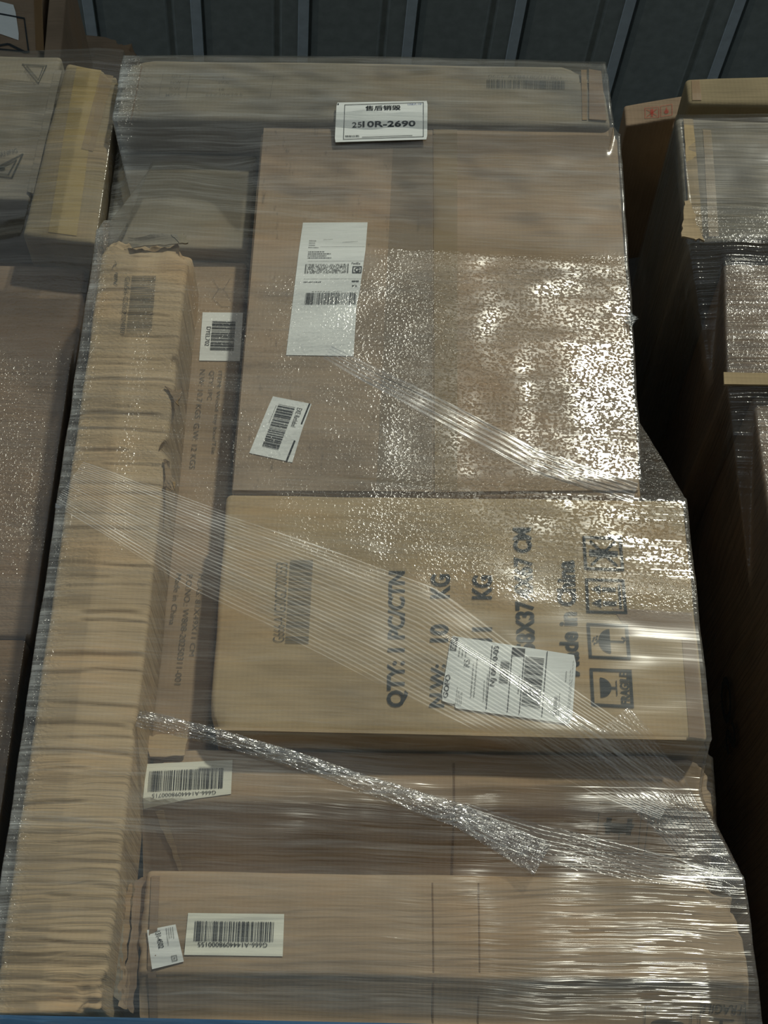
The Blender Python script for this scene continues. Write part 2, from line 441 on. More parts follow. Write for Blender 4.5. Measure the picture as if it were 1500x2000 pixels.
# roof: pans of folded sheet with a raised seam between neighbours, running away from the viewer
ROOF_Z = 5.0
rd = ray(540, 2500); rd = Vector((rd.x, rd.y, 0)).normalized()      # direction of the ribs
rn = Vector((rd.y, -rd.x, 0))                                        # across the ribs
roof = slab('ceiling', -7, 7, 0.0, 5.1, ROOF_Z + .12, ROOF_Z + .16, 'steel')
def roof_hit(px, py):
    d = ray(px, py); t = (ROOF_Z - CAM.z) / d.z; return CAM + d * t
hits = [roof_hit(x, 100).dot(rn) for x in (195, 391, 592, 794, 1002, 1208, 1421)]
pitch_r = (hits[-1] - hits[0]) / 6; o0 = hits[0]
def extrude_profile(name, prof, mat, par, y0=0.0, y1=4.8, nseg=1):
    verts, faces = [], []
    for e in (y0, y1):
        for (o_, z_) in prof:
            p = rn * o_ + rd * e; verts.append((p.x, p.y, ROOF_Z + z_))
    n_ = len(prof)
    for i in range(n_ - 1): faces.append((i, i + 1, n_ + i + 1, n_ + i))
    ob = mesh_obj(name, verts, faces, M[mat], par)
    return ob
for k in range(-8, 16):
    c = o0 + pitch_r * k
    P_ = pitch_r
    # flat pan with a small stiffening bead at two thirds
    b = c + P_ * .70
    prof = [(c + .030, 0), (b - .016, 0), (b - .007, .010), (b + .007, .010), (b + .016, 0), (c + P_ - .034, 0)]
    extrude_profile('roof_panel', prof, 'steel', roof)
    extrude_profile('roof_seam', [(c - .034, 0), (c - .032, -.004), (c - .002, -.006), (c - .001, 0)], 'steel_lit', roof)
    extrude_profile('seam_fold', [(c - .001, 0), (c + .003, .012), (c + .008, .012), (c + .010, 0), (c + .030, 0)], 'steel_mid', roof)

# ---------------------------------------------------------------- the pallet in the middle
def Z(px, py, Y): return at(px, py, Y).y
def q4(tl, tr, br, bl, Y, ztop=None, zbot=None):
    q = [at(*p, Y) for p in (tl, tr, br, bl)]
    if ztop is not None: q[0].y += ztop - (q[0].y + q[1].y) / 2; q[1].y += ztop - (q[0].y * 0 + q[1].y)
    if ztop is not None: q[0].y = ztop; q[1].y = ztop
    if zbot is not None: q[2].y = zbot; q[3].y = zbot
    return q
PB = Z(190, 1984, 1.66)                # top of the plastic pallet
DB = Z(800, 1438, 1.715)                # underside of the printed carton
CBt = Z(800, 968, 1.72)
AB = Z(700, 241, 1.705)
FT = Z(800, 1706, 1.70)

F = Carton('longest carton at the bottom of the middle load, with barcode label and small tilted sticker',
           q4((284, 1702), (1448, 1738), (1476, 2010), (262, 2010), 1.70, FT, PB + .005), 1.70, 1.0, 'kraft', bulge=.006, amp=.004, nx=44, nz=50, frq=(2, 14), tuck=(Z(800, 1905, 1.70), .035),
           crush=[(1, 1, 0, .10, (-.012, .012, -.02)), (0, .5, 0, .08, (-.004, .004, 0))])
E = Carton('dented carton between the large-printed carton and the bottom carton, creased barcode label at left',
           q4((283, 1432), (1386, 1462), (1404, 1712), (268, 1704), 1.765, DB - .003, FT + .001), 1.765, .95, 'kraft', bulge=.003, amp=.006, nx=44, nz=44, frq=(3, 10),
           crush=[(0, 1, 0, .07, (.012, .012, -.012)), (1, 1, 0, .08, (-.015, .015, -.01))],
           tuck=(Z(800, 1572, 1.765), .085))
D = Carton('kraft carton with large black weight and size print and four handling symbols',
           q4((441, 974), (1338, 1000), (1384, 1452), (406, 1428), 1.715, CBt - .003, DB), 1.715, .85, 'kraft_gold', bulge=.004, amp=.0015, nx=36, nz=22,
           crush=[(0, 0, 0, .05, (.006, .006, .006))])
C = Carton('large carton with upright flap seam, long courier label and slanted barcode sticker',
           q4((510, 246), (1205, 248), (1252, 966), (450, 966), 1.72, AB - .005, CBt), 1.72, .95, 'kraft', bulge=.004, amp=.002, nx=36, nz=36)
Bx = Carton('recessed plain greyish carton under the left end of the topmost wide carton',
            q4((240, 246), (506, 246), (484, 488), (208, 488), 1.775, AB - .005, Z(350, 486, 1.775)), 1.775, .8, 'kraft_grey', bulge=.004, amp=.003)
Pz = Z(350, 492, 1.80)
P = Carton('narrow upright recessed carton in shade, right of the long buckled carton, downward print',
           q4((208, 492), (484, 492), (404, 1440), (70, 1440), 1.80, Z(350, 486, 1.775) - .002, DB + .001), 1.80, .12, 'kraft', bulge=.002, amp=.002, nz=50)
crs = []
rg = random.Random(11)
for k in range(46):
    py = 500 + 1440 * (k + rg.uniform(-.35, .35)) / 46
    a = rg.choice((-.2, -.2, .05, .3)); b = rg.choice((1.2, 1.2, .9, .6))
    crs.append((Z(200, py, 1.66), rg.uniform(-.05, .05), rg.uniform(.0008, .0034), rg.uniform(.0018, .0032), a, b))
for py, dp in ((1888, .006), (1915, .004), (1940, .006), (1962, .007)): crs.append((Z(200, py, 1.66), .01, dp, .006, -.2, 1.2))
G = Carton('long narrow upright carton with pressed buckles and crushed top, left front of middle load',
           q4((203, 455), (372, 468), (203, 1980), (-16, 1980), 1.66, None, None), 1.66, .135, 'kraft_light', bulge=.004, amp=.004, nx=26, nz=560, creases=crs, frq=(4, 9),
           crush=[(1, 1, 0, .05, (-.016, .02, -.014)), (.5, 1, 0, .06, (0, .02, -.004)), (0, 1, 0, .05, (.010, .014, -.010)),
                  (1, 0, 0, .07, (-.010, .010, .006)), (1, .67, 0, .022, (-.018, .008, 0)), (1, .80, 0, .014, (-.010, .006, 0))],
           steps=[(at(270, 470, 1.66).x, at(270, 470, 1.66).y, .035, .010, .012)])
A = Carton('topmost wide flat carton of the middle load with faint weight table and barcode',
           q4((243, 122), (1178, 122), (1194, 242), (224, 240), 1.705, Z(700, 119, 1.705), AB), 1.705, 1.0, 'kraft_grey', r=.012, bulge=.003, amp=.002, nx=40, nz=12,
           crush=[(1, 1, 0, .07, (-.022, .02, -.022)), (0, 1, 0, .05, (.012, .01, -.010))])
mid = [A, Bx, C, D, E, F, G, P]

# flaps, tapes
sheet(C, quad_rows((516, 248), (845, 250), (847, 962), (455, 960)), 'flap', 'kraft_dirty', C.root, off=.0004, thick=.003, nx=20, nz=30, label='left flap, scuffed along its taped edge')
sheet(C, quad_rows((850, 250), (1198, 252), (1246, 960), (849, 962)), 'flap', 'kraft', C.root, off=.0004, thick=.003, nx=20, nz=30)
sheet(C, quad_rows((846, 252), (893, 252), (893, 960), (848, 960)), 'packing_tape', 'tape', C.root, off=.004, nx=4, nz=24)
sheet(C, quad_rows((768, 290), (845, 290), (845, 958), (735, 958)), 'packing_tape', tape_mat('grey_tape', (.34, .28, .20), .25), C.root, off=.0038, nx=4, nz=24)
sheet(D, quad_rows((1195, 1188), (1353, 1197), (1357, 1246), (1232, 1242)), 'packing_tape', 'tape_brown', D.root, off=.0006, nx=8, nz=3)
sheet(D, quad_rows((1332, 1246), (1359, 1248), (1378, 1444), (1346, 1440)), 'packing_tape', 'tape_brown', D.root, off=.0009, nx=3, nz=8)
sheet(D, quad_rows((420, 1421), (1340, 1441), (1340, 1447), (420, 1427)), 'bottom_lip', 'kraft_light', D.root, off=.0004, thick=.002, nx=30, nz=2)
sheet(A, quad_rows((1135, 136), (1146, 136), (1146, 236), (1137, 236)), 'end_flap_fold', 'board_in', A.root, off=.0003, thick=.001, nx=2, nz=8)
sheet(A, quad_rows((276, 130), (278, 130), (257, 236), (255, 236)), 'end_flap_fold', 'kraft_dark', A.root, off=.0002, thick=.0004, nx=1, nz=8)
sheet(A, quad_rows((1150, 136), (1174, 140), (1184, 238), (1150, 236)), 'end_flap', 'kraft_brown', A.root, off=.001, thick=.002, nx=4, nz=8)
for xx in (845, 935):
    sheet(F, quad_rows((xx - 2, 1725), (xx + 1, 1725), (xx + 4, 2000), (xx + 1, 2000)), 'score_line', 'kraft_dark', F.root, off=.0002, thick=.0004, nx=1, nz=14)
sheet(F, quad_rows((296, 1712), (312, 1712), (300, 1990), (284, 1990)), 'edge_fold', 'kraft_brown', F.root, off=.0004, thick=.0015, nx=2, nz=14)
sheet(E, quad_rows((884, 1490), (888, 1490), (890, 1696), (886, 1696)), 'score_line', 'kraft_dark', E.root, off=.0002, thick=.0004, nx=1, nz=14)
sheet(E, quad_rows((286, 1438), (366, 1434), (362, 1476), (290, 1480)), 'torn_flap', 'kraft_light', E.root, off=.002, thick=.003, nx=8, nz=4, jag=.004)
sheet(E, quad_rows((300, 1580), (318, 1578), (345, 1670), (338, 1676)), 'torn_flap', 'kraft_light', E.root, off=.001, thick=.002, nx=3, nz=8, jag=.003)
sheet(G, quad_rows((252, 462), (358, 450 + 12), (352, 480), (256, 488)), 'torn_patch', 'kraft_grey', G.root, off=.003, thick=.002, nx=10, nz=5, jag=.005, label='grey scuffed dent near the crushed top')
sheet(G, quad_rows((338, 462), (366, 466), (368, 480), (350, 482)), 'torn_patch', 'kraft_grey', G.root, off=.003, thick=.003, nx=7, nz=5, jag=.004, label='ragged torn corner')
sheet(G, quad_rows((326, 758), (352, 764), (350, 792), (342, 784)), 'torn_patch', 'board_in', G.root, off=.002, thick=.003, nx=6, nz=6, jag=.006, label='small dark tear at the right edge')
sheet(G, quad_rows((318, 900), (334, 905), (346, 975), (322, 950)), 'torn_patch', 'board_in', G.root, off=.002, thick=.003, nx=6, nz=8, jag=.007, label='larger dark tear at the right edge')
sheet(G, quad_rows((150, 660), (168, 660), (60, 1480), (40, 1480)), 'edge_tape', 'tape', G.root, off=.0006, nx=2, nz=50) if False else None
# torn board standing off the left end of the bottom carton
class Plane(Surf):
    def __init__(s, Y, wob=.012): s.Y = Y; s.wob = wob
    def front(s, x, z): return s.Y + s.wob * noise.noise(Vector((x * 45, 3, z * 6)))
    def pt(s, px, py): return at(px, py, s.Y)
pl = Plane(1.715)
for (tl, tr, br, bl, mt) in [((262, 1716), (284, 1712), (262, 1985), (243, 1960), 'kraft_brown'), ((246, 1735), (258, 1722), (240, 1950), (228, 1935), 'board_in'),
                             ((233, 1800), (243, 1795), (236, 1960), (224, 1948), 'kraft_grey'), ((236, 1890), (256, 1885), (250, 1972), (232, 1968), 'kraft')]:
    sheet(pl, quad_rows(tl, tr, br, bl), 'torn_board_strip', mt, F.root, off=0, thick=.002, nx=4, nz=20, jag=.004)

# ------------------------------- prints and labels on the cartons
# big printed carton
text(D, 'QTY: 1 PC/CTN', ((797, 1383), (797, 1118), (759, 1118), (755, 1383)), D.root, bold=.035)
text(D, 'N.W:', ((868, 1383), (870, 1300), (842, 1300), (838, 1383)), D.root, bold=.035)
text(D, '10', ((876, 1257), (877, 1222), (840, 1222), (839, 1257)), D.root, bold=.035)
text(D, 'KG', ((879, 1171), (880, 1124), (841, 1124), (840, 1171)), D.root, bold=.035)
text(D, '11', ((961, 1257), (961, 1228), (922, 1228), (922, 1257)), D.root, bold=.035)
text(D, 'KG', ((961, 1173), (962, 1126), (922, 1126), (921, 1173)), D.root, bold=.035)
text(D, '58X37.4X67 CM', ((1046, 1276), (1038, 1032), (1000, 1032), (1008, 1276)), D.root, bold=.035)
text(D, 'Made in China', ((1133, 1322), (1122, 1096), (1084, 1096), (1095, 1322)), D.root, bold=.035)
barcode(D, up((567, 1094), (612, 1094), (603, 1259), (557, 1258)), D.root, 'ink_mid', 48, seed=5)
text(D, 'G666-A1G30G27000553', up((540, 1100), (563, 1100), (556, 1256), (533, 1256)), D.root, 'ink_mid')
def icon(surf, q, polys, mat='ink', par=None, label=None, fr=.075, off=.0015):
    flat(surf, frame_polys(fr) + polys, q, 'handling_symbol', mat, par, off, label)
def circ(cx, cy, r, n=18, a0=0, a1=360, ry=None):
    return [(cx + r * math.cos(math.radians(a0 + (a1 - a0) * k / n)), cy + (ry or r) * math.sin(math.radians(a0 + (a1 - a0) * k / n))) for k in range(n + (0 if a1 - a0 >= 360 else 1))]
GLASS = [circ(.5, .78, .26, 16, 180, 360, .34), rect(.47, .30, .53, .48), rect(.30, .27, .70, .30)]
UMB = [circ(.5, .46, .34, 18, 0, 180, .28), rect(.48, .20, .52, .78)] + stroke_polys([(.5, .20), (.5, .14), (.55, .11), (.60, .12), (.62, .17)], .04) + \
      [circ(x, y, .028, 8) for x, y in ((.42, .84), (.50, .87), (.58, .84), (.46, .78), (.54, .79), (.62, .77))]
ARW = [[(.16, .62), (.42, .62), (.29, .86)], [(.56, .62), (.82, .62), (.69, .86)], rect(.23, .24, .35, .58), rect(.63, .24, .75, .58), rect(.14, .12, .84, .18)]
CROSS = stroke_polys([(.16, .18), (.84, .80)], .07) + stroke_polys([(.16, .80), (.84, .18)], .07) + [circ(.5, .5, .13, 12), rect(.42, .12, .58, .42), rect(.40, .6, .60, .85)]
icon(D, up((1137, 1048), (1213, 1050), (1219, 1117), (1141, 1114)), CROSS, par=D.root, label='framed symbol crossed out')
icon(D, up((1142, 1131), (1219, 1133), (1225, 1201), (1145, 1199)), ARW, par=D.root, label='framed symbol with two arrows')
icon(D, up((1145, 1218), (1226, 1221), (1232, 1290), (1150, 1287)), UMB, par=D.root, label='framed umbrella symbol')
icon(D, up((1151, 1306), (1233, 1309), (1238, 1384), (1155, 1380)), [[(x, .16 + y * .78) for x, y in p] for p in GLASS], par=D.root, label='framed broken glass symbol')
text(D, 'FRAGILE', up((1209, 1314), (1227, 1315), (1231, 1378), (1213, 1376)), D.root, bold=.035)
# large courier label
z5 = zm(850, 1230, 5.172)
lab = sheet(D, quad_rows(z5(160, 80), z5(1425, 272), z5(1378, 965), z5(180, 800)), 'shipping_label', 'paper', D.root, off=.0022, nx=14, nz=8, rnd=.01, label='white courier label with a black bar and large barcode, tilted')
sheet(D, quad_rows(z5(160, 80), z5(320, 105), z5(200, 770), z5(55, 730)), 'shipping_label', 'paper', D.root, off=.0026, nx=3, nz=8, rnd=.006, label='narrow white label overlapping the courier label')
o5 = .0040
text(D, 'GOFO', up(z5(103, 470), z5(155, 476), z5(125, 708), z5(75, 700)), lab, 'ink_label', o5, bold=.015)
flat(D, [rect(0, 0, 1, 1)], norm(z5(165, 95), z5(232, 104), z5(208, 238), z5(143, 226)), 'black_block', 'ink_label', lab, o5)
text(D, 'GROUND', up(z5(172, 104), z5(208, 110), z5(192, 228), z5(158, 222)), lab, 'paper', o5 + .0006)
text(D, 'RS', up(z5(290, 322), z5(350, 322), z5(345, 398), z5(285, 390)), lab, 'ink_label', o5)
text(D, 'NJ 086 0-03', up(z5(590, 185), z5(658, 190), z5(612, 590), z5(545, 580)), lab, 'ink_label', o5, bold=.02)
for a, b in ((570, 508), (775, 722), (898, 842), (1125, 1070)):
    y0_ = 175 + (a - 570) * .11; y1_ = 820 + (a - 570) * .13
    flat(D, [rect(0, 0, 1, 1)], norm(z5(a, y0_), z5(a + 7, y0_), z5(b + 7, y1_), z5(b, y1_)), 'rule_line', 'ink_label', lab, o5)
flat(D, [rect(0, 0, 1, 1)], norm(z5(780, 198), z5(898, 212), z5(892, 292), z5(776, 280)), 'black_block', 'ink_label', lab, o5)
barcode(D, up(z5(908, 285), z5(1097, 305), z5(1055, 810), z5(868, 770)), lab, n=40, off=o5, seed=9)
barcode(D, up(z5(662, 325), z5(752, 334), z5(730, 560), z5(640, 550)), lab, n=20, off=o5, seed=10)
barcode(D, up(z5(1202, 676), z5(1236, 680), z5(1222, 880), z5(1188, 876)), lab, n=24, off=o5, seed=12)
microtext(D, up(z5(235, 150), z5(330, 160), z5(318, 300), z5(215, 290)), lab, 3, off=o5)
microtext(D, up(z5(370, 290), z5(440, 290), z5(400, 700), z5(340, 700)), lab, 2, off=o5, seed=5)
microtext(D, up(z5(215, 580), z5(280, 600), z5(265, 780), z5(195, 770)), lab, 4, off=o5, seed=6)
microtext(D, up(z5(480, 440), z5(545, 440), z5(520, 740), z5(470, 740)), lab, 2, off=o5, seed=7)
microtext(D, up(z5(835, 380), z5(872, 380), z5(850, 660), z5(815, 660)), lab, 1, off=o5, seed=8)
microtext(D, up(z5(1245, 590), z5(1268, 590), z5(1250, 880), z5(1230, 880)), lab, 1, off=o5, seed=9)
microtext(D, up(z5(1310, 400), z5(1335, 400), z5(1325, 540), z5(1300, 540)), lab, 1, off=o5, seed=9)
microtext(D, up(z5(1370, 285), z5(1400, 290), z5(1355, 890), z5(1325, 885)), lab, 3, off=o5, seed=10)
flat(D, [circ(.5, .5, .5)], norm(z5(1318, 905), z5(1345, 908), z5(1343, 935), z5(1316, 932)), 'round_mark', 'ink_mid', lab, o5)

# long courier label and slanted sticker on the flapped carton
z2 = zm(550, 430, 7.144)
oc = .0042
lab = sheet(C, [(z2(300, 65), z2(1200, 68)), (z2(240, 480), z2(1170, 460)), (z2(170, 1060), z2(1085, 1060)), (z2(150, 1230), z2(1048, 1230)), (z2(65, 1915), z2(1005, 1935))],
            'shipping_label', 'paper', C.root, off=oc, nx=10, nz=6, label='long white courier label, blank below its barcode')
ol = oc + .0012
for (a, b, c_, d_) in ((540, 404, 1160, 406), (370, 608, 1150, 615), (310, 853, 1120, 862), (585, 310, 715, 304), (850, 345, 1065, 333)):
    flat(C, [rect(0, 0, 1, 1)], norm(z2(a, b - 3), z2(c_, d_ - 3), z2(c_, d_ + 4), z2(a, b + 4)), 'rule_line', 'ink_faint', lab, ol)
microtext(C, norm(z2(390, 305), z2(540, 310), z2(520, 430), z2(375, 425)), lab, 4, off=ol)
microtext(C, norm(z2(375, 460), z2(715, 460), z2(700, 580), z2(365, 575)), lab, 4, off=ol, seed=4, mat='ink_label')
pdf = []
rg = random.Random(4)
for i in range(64):
    for j in range(12):
        if rg.random() < .5: pdf.append(rect(.05 + i / 64 * .9, j / 12, .05 + (i + 1) / 64 * .9, (j + 1) / 12))
pdf += [rect(0, 0, .03, 1), rect(.97, 0, 1, 1)]
flat(C, pdf, norm(z2(335, 650), z2(940, 650), z2(930, 780), z2(322, 778)), 'stacked_code', 'ink_mid', lab, ol)
text(C, 'FedEx', norm(z2(980, 632), z2(1105, 634), z2(1102, 662), z2(978, 658)), lab, 'ink_label', ol, bold=.02)
flat(C, frame_polys(.12), norm(z2(992, 686), z2(1122, 686), z2(1114, 784), z2(985, 782)), 'square_mark', 'ink_label', lab, ol)
text(C, 'G', norm(z2(1018, 704), z2(1095, 704), z2(1090, 766), z2(1014, 766)), lab, 'ink_label', ol, bold=.03)
microtext(C, norm(z2(310, 885), z2(630, 885), z2(630, 912), z2(310, 908)), lab, 1, off=ol, mat='ink_label', seed=9)
microtext(C, norm(z2(980, 862), z2(1105, 862), z2(1100, 990), z2(985, 988)), lab, 2, off=ol, mat='ink_label', seed=10)
microtext(C, norm(z2(425, 1022), z2(980, 1028), z2(978, 1044), z2(425, 1040)), lab, 1, off=ol, seed=11)
barcode(C, norm(z2(340, 1050), z2(1056, 1055), z2(1040, 1222), z2(322, 1215)), lab, 'ink_label', 44, ol, 13)
z3 = zm(470, 770, 10)
lab = sheet(C, [(z3(635, 80), z3(1388, 235)), (z3(500, 390), z3(1220, 700)), (z3(175, 1190), z3(1012, 1372))], 'barcode_sticker', 'paper', C.root, off=oc, nx=8, nz=5, label='small slanted white sticker with a black edge stripe')
flat(C, [rect(0, 0, 1, 1)], norm(z3(1338, 228), z3(1368, 236), z3(922, 1350), z3(885, 1342)), 'edge_stripe', 'ink_label', lab, ol)
barcode(C, down(z3(745, 240), z3(1072, 308), z3(740, 1138), z3(422, 1070)), lab, 'ink_label', 34, ol, 14)
text(C, 'EXE Retlabel', down(z3(1110, 312), z3(1210, 335), z3(1075, 700), z3(985, 680)), lab, 'ink_label', ol)
microtext(C, down(z3(690, 260), z3(720, 265), z3(500, 800), z3(470, 795)), lab, 1, off=ol)

# narrow shaded carton
z4 = zm(370, 480, 4.17)
lab = sheet(P, quad_rows(z4(108, 547), z4(437, 550), z4(410, 940), z4(80, 940)), 'barcode_sticker', 'paper', P.root, off=.0008, nx=6, nz=6, label='white sticker half in shade')
barcode(P, down(z4(188, 618), z4(376, 622), z4(360, 862), z4(168, 860)), lab, 'ink_label', 32, .002, 15)
text(P, 'DYEL702', down(z4(142, 665), z4(178, 665), z4(160, 822), z4(125, 820)), lab, 'ink_label', .002)
text(P, 'ITEM: Wood toy box/Tile', down(z4(228, 1020), z4(268, 1022), z4(210, 1700), z4(168, 1698)), P.root, 'ink_mid')
text(P, 'QTY: 1PC', down(z4(160, 1020), z4(205, 1022), z4(182, 1262), z4(138, 1260)), P.root, 'ink_mid')
text(P, 'N.W: 10.7 KGS  G.W: 12 KGS', down(z4(88, 1010), z4(132, 1012), z4(45, 1822), z4(0, 1820)), P.root, 'ink_mid')
z6 = zm(300, 1100, 5.715)
text(P, 'MEAS: 81X49X11 CM', down(z6(505, 120), z6(560, 125), z6(455, 1045), z6(398, 1040)), P.root, 'ink_mid')
text(P, 'P.O.NO.: W808-20250311-001', down(z6(375, 125), z6(440, 130), z6(305, 1365), z6(235, 1362)), P.root, 'ink_mid')
text(P, 'Made in China', down(z6(255, 118), z6(318, 124), z6(235, 695), z6(175, 690)), P.root, 'ink_mid')
fold = stroke_polys([(0, 1), (.35, .62), (0, .25)], .03) + stroke_polys([(1, 1), (.62, .62), (1, .2)], .03) + stroke_polys([(.35, .62), (.62, .62)], .03) + stroke_polys([(.1, .25), (.5, 0), (.95, 0)], .03)
flat(P, fold, norm((415, 545), (450, 545), (452, 600), (414, 600)), 'fold_mark', 'ink_faint', P.root)

# leaning narrow carton
z1 = zm(180, 420, 6.818)
barcode(G, down(z1(540, 835), z1(860, 832), z1(795, 1588), z1(460, 1595)), G.root, 'ink_mid', 46, .002, 21)
text(G, 'G666-G56000480', down(z1(450, 850), z1(515, 850), z1(440, 1595), z1(375, 1590)), G.root, 'ink_mid', .002)
scr = stroke_polys([(.5, 1), (.8, .86), (.3, .8), (.1, .7)], .05) + stroke_polys([(.6, .52), (.95, .5), (.9, .42), (.4, .44), (.6, .34), (.95, .36)], .05) + stroke_polys([(.4, .28), (.9, .24), (.6, .16), (.3, .12), (.9, .02)], .05)
flat(G, scr, norm(z1(270, 630), z1(350, 640), z1(350, 970), z1(270, 965)), 'handwritten_mark', 'ink_mid', G.root, .002)

# labels on the two lower cartons
z9 = zm(260, 1380, 5)
lab = sheet(E, [(z9(130, 558), z9(972, 522)), (z9(112, 780), z9(964, 700)), (z9(92, 980), z9(958, 860))], 'barcode_label', 'paper_cream', E.root, off=.0012, nx=12, nz=5, label='creased cream barcode label hung upside down')
barcode(E, norm(z9(160, 634), z9(888, 602), z9(880, 806), z9(148, 842)), lab, 'ink_label', 56, .0028, 31)
text(E, 'G666-A1444098000715', flipq(z9(190, 862), z9(812, 828), z9(812, 866), z9(190, 900)), lab, 'ink_label', .0028)
z7 = zm(180, 1670, 3.409)
lab = sheet(F, quad_rows(z7(640, 388), z7(1280, 397), z7(1270, 680), z7(614, 668)), 'barcode_label', 'paper_cream', F.root, off=.0012, nx=12, nz=5, label='cream barcode label hung upside down')
barcode(F, norm(z7(686, 442), z7(1220, 450), z7(1214, 585), z7(678, 578)), lab, 'ink_label', 58, .0028, 32)
text(F, 'G666-A1444098000155', flipq(z7(706, 583), z7(1168, 590), z7(1168, 620), z7(706, 614)), lab, 'ink_label', .0028)
lab = sheet(F, quad_rows(z7(365, 500), z7(556, 463), z7(612, 712), z7(400, 762)), 'small_sticker', 'paper', F.root, off=.0016, nx=6, nz=5, label='small tilted white sticker')
text(F, '131-4502', down(z7(420, 512), z7(456, 505), z7(482, 618), z7(446, 626)), lab, 'ink_label', .0032, bold=.01)
microtext(F, down(z7(488, 490), z7(545, 480), z7(560, 600), z7(505, 610)), lab, 4, off=.0032)
flat(F, frame_polys(.14) + [rect(.35, .35, .65, .65)], norm(z7(528, 675), z7(565, 668), z7(572, 706), z7(536, 713)), 'square_mark', 'ink_mid', lab, .0032)
z8 = zm(1130, 1540, 4.054)
icon(F, flipq(z8(990, 1630), z8(1350, 1672), z8(1390, 1885), z8(1003, 1868)), [], 'ink_mid', F.root, fr=.022, label='framed symbol, upside down, at the right end')
text(F, 'FRAGILE', flipq(z8(1003, 1680), z8(1330, 1692), z8(1330, 1765), z8(1000, 1742)), F.root, 'ink_mid', bold=.015)
flat(F, [rect(.0, .8, 1, 1), rect(.42, 0, .55, .8)], norm(z8(1080, 1778), z8(1280, 1795), z8(1285, 1865), z8(1085, 1850)), 'glass_stem_print', 'ink_mid', F.root)
icon(F, flipq(z8(556, 1690), z8(935, 1720), z8(940, 1885), z8(558, 1872)), [circ(.5, .72, .36, 14, 180, 360, .22), rect(.40, .74, .44, .86), rect(.48, .74, .52, .86), rect(.56, .74, .60, .86)], 'ink_mid', F.root, fr=.02, label='second framed symbol, upside down')
icon(E, flipq(z8(165, 108), z8(505, 130), z8(520, 440), z8(168, 430)), [circ(.5, .40, .36, 14, 0, 180, .20), rect(.2, .30, .32, .62), rect(.68, .30, .8, .62), rect(.46, .55, .48, .72)], 'ink_mid', E.root, fr=.02, label='framed symbol of two figures lifting, upside down')
microtext(E, flipq(z8(218, 150), z8(465, 172), z8(465, 190), z8(218, 172)), E.root, 1)
icon(E, flipq(z8(557, 145), z8(905, 195), z8(915, 470), z8(566, 440)), [], 'ink_mid', E.root, fr=.02, label='framed symbol beside the lifting figures, upside down')
text(E, 'FRAGILE', flipq(z8(583, 182), z8(850, 215), z8(850, 280), z8(580, 250)), E.root, 'ink_mid', bold=.01)
flat(E, [rect(0, 0, 1, 1)], norm(z8(635, 288), z8(860, 310), z8(862, 318), z8(636, 296)), 'rule_line', 'ink_mid', E.root)

# topmost carton: faint table and barcode
za = zm(270, 120, 4.84)
tb = []
for (l, r_, tp, bt) in ((235, 1285, 122, 180), (222, 1278, 186, 232), (212, 1268, 240, 296), (203, 1258, 304, 354)):
    flat(A, frame_polys(.0) + [rect(0, 0, 1, .05), rect(0, .95, 1, 1), rect(0, 0, .004, 1), rect(.996, 0, 1, 1), rect(.245, 0, .25, 1)],
         norm(za(l, tp), za(r_, tp + 6), za(r_ - 6, bt + 2), za(l - 8, bt)), 'table_rule', 'ink_faint', A.root)
for s_, (a, b, c_, d_) in (('QTY', (318, 136, 412, 168)), ('N.W', (308, 196, 408, 226)), ('G.W', (295, 252, 400, 284)), ('MEAS', (262, 314, 400, 344)), ('1', (800, 145, 812, 178)),
                           ('17.0', (765, 200, 858, 224)), ('18', (770, 268, 815, 292)), ('62X30X20.5', (640, 316, 990, 342))):
    text(A, s_, norm(za(a, b), za(c_, b), za(c_, d_), za(a, d_)), A.root, 'ink_faint', bold=.01)
zb = zm(920, 120, 5.357)
barcode(A, norm(zb(165, 196), zb(990, 208), zb(988, 298), zb(165, 288)), A.root, 'ink_mid', 60, seed=41)
text(A, '0666-A184180041801', norm(zb(180, 140), zb(945, 152), zb(945, 192), zb(180, 182)), A.root, 'ink_faint')
microtext(A, norm(zb(400, 365), zb(700, 370), zb(700, 384), zb(400, 380)), A.root, 1, 'ink_faint')

# ---------------------------------------------------------------- neighbours on the left
L1z = Z(0, 100, 1.77)
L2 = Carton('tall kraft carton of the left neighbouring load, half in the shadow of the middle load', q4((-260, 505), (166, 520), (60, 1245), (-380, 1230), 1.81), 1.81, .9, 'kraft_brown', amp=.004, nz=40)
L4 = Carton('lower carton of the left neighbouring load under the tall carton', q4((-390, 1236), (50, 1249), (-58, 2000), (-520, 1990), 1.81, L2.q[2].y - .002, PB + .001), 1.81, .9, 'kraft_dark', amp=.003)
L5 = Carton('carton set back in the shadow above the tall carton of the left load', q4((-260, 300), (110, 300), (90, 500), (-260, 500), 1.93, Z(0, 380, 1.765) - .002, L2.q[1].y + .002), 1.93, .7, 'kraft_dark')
L1 = Carton('kraft carton with triangle warning prints at the top of the left neighbouring load', q4((-260, 80), (120, 114), (56, 392), (-300, 372), 1.765, Z(60, 108, 1.765)), 1.765, .85, 'kraft_grey', amp=.004, nx=20)
L1b = Carton('taped yellowish carton standing on end beside the triangle prints of the left load', q4((129, 119), (236, 142), (187, 476), (42, 460), 1.74), 1.74, .7, 'kraft_tan', amp=.003, crush=[(1, 1, 0, .04, (-.01, .01, -.01))])
topL = max(L1.q[0].y, L1.q[1].y)
L3 = Carton('kraft carton with white label and frame print on top of the left load', q4((-160, -90), (88, -60), (97, 105), (-200, 90), 2.00, None, topL + .002), 2.00, .28, 'kraft_brown', amp=.003)
L3b = Carton('narrow brown carton beside the labelled one on top of the left load', q4((104, -80), (136, -70), (134, 112), (102, 108), 2.00, None, topL + .002), 2.00, .28, 'kraft_brown', amp=.002, r=.004)
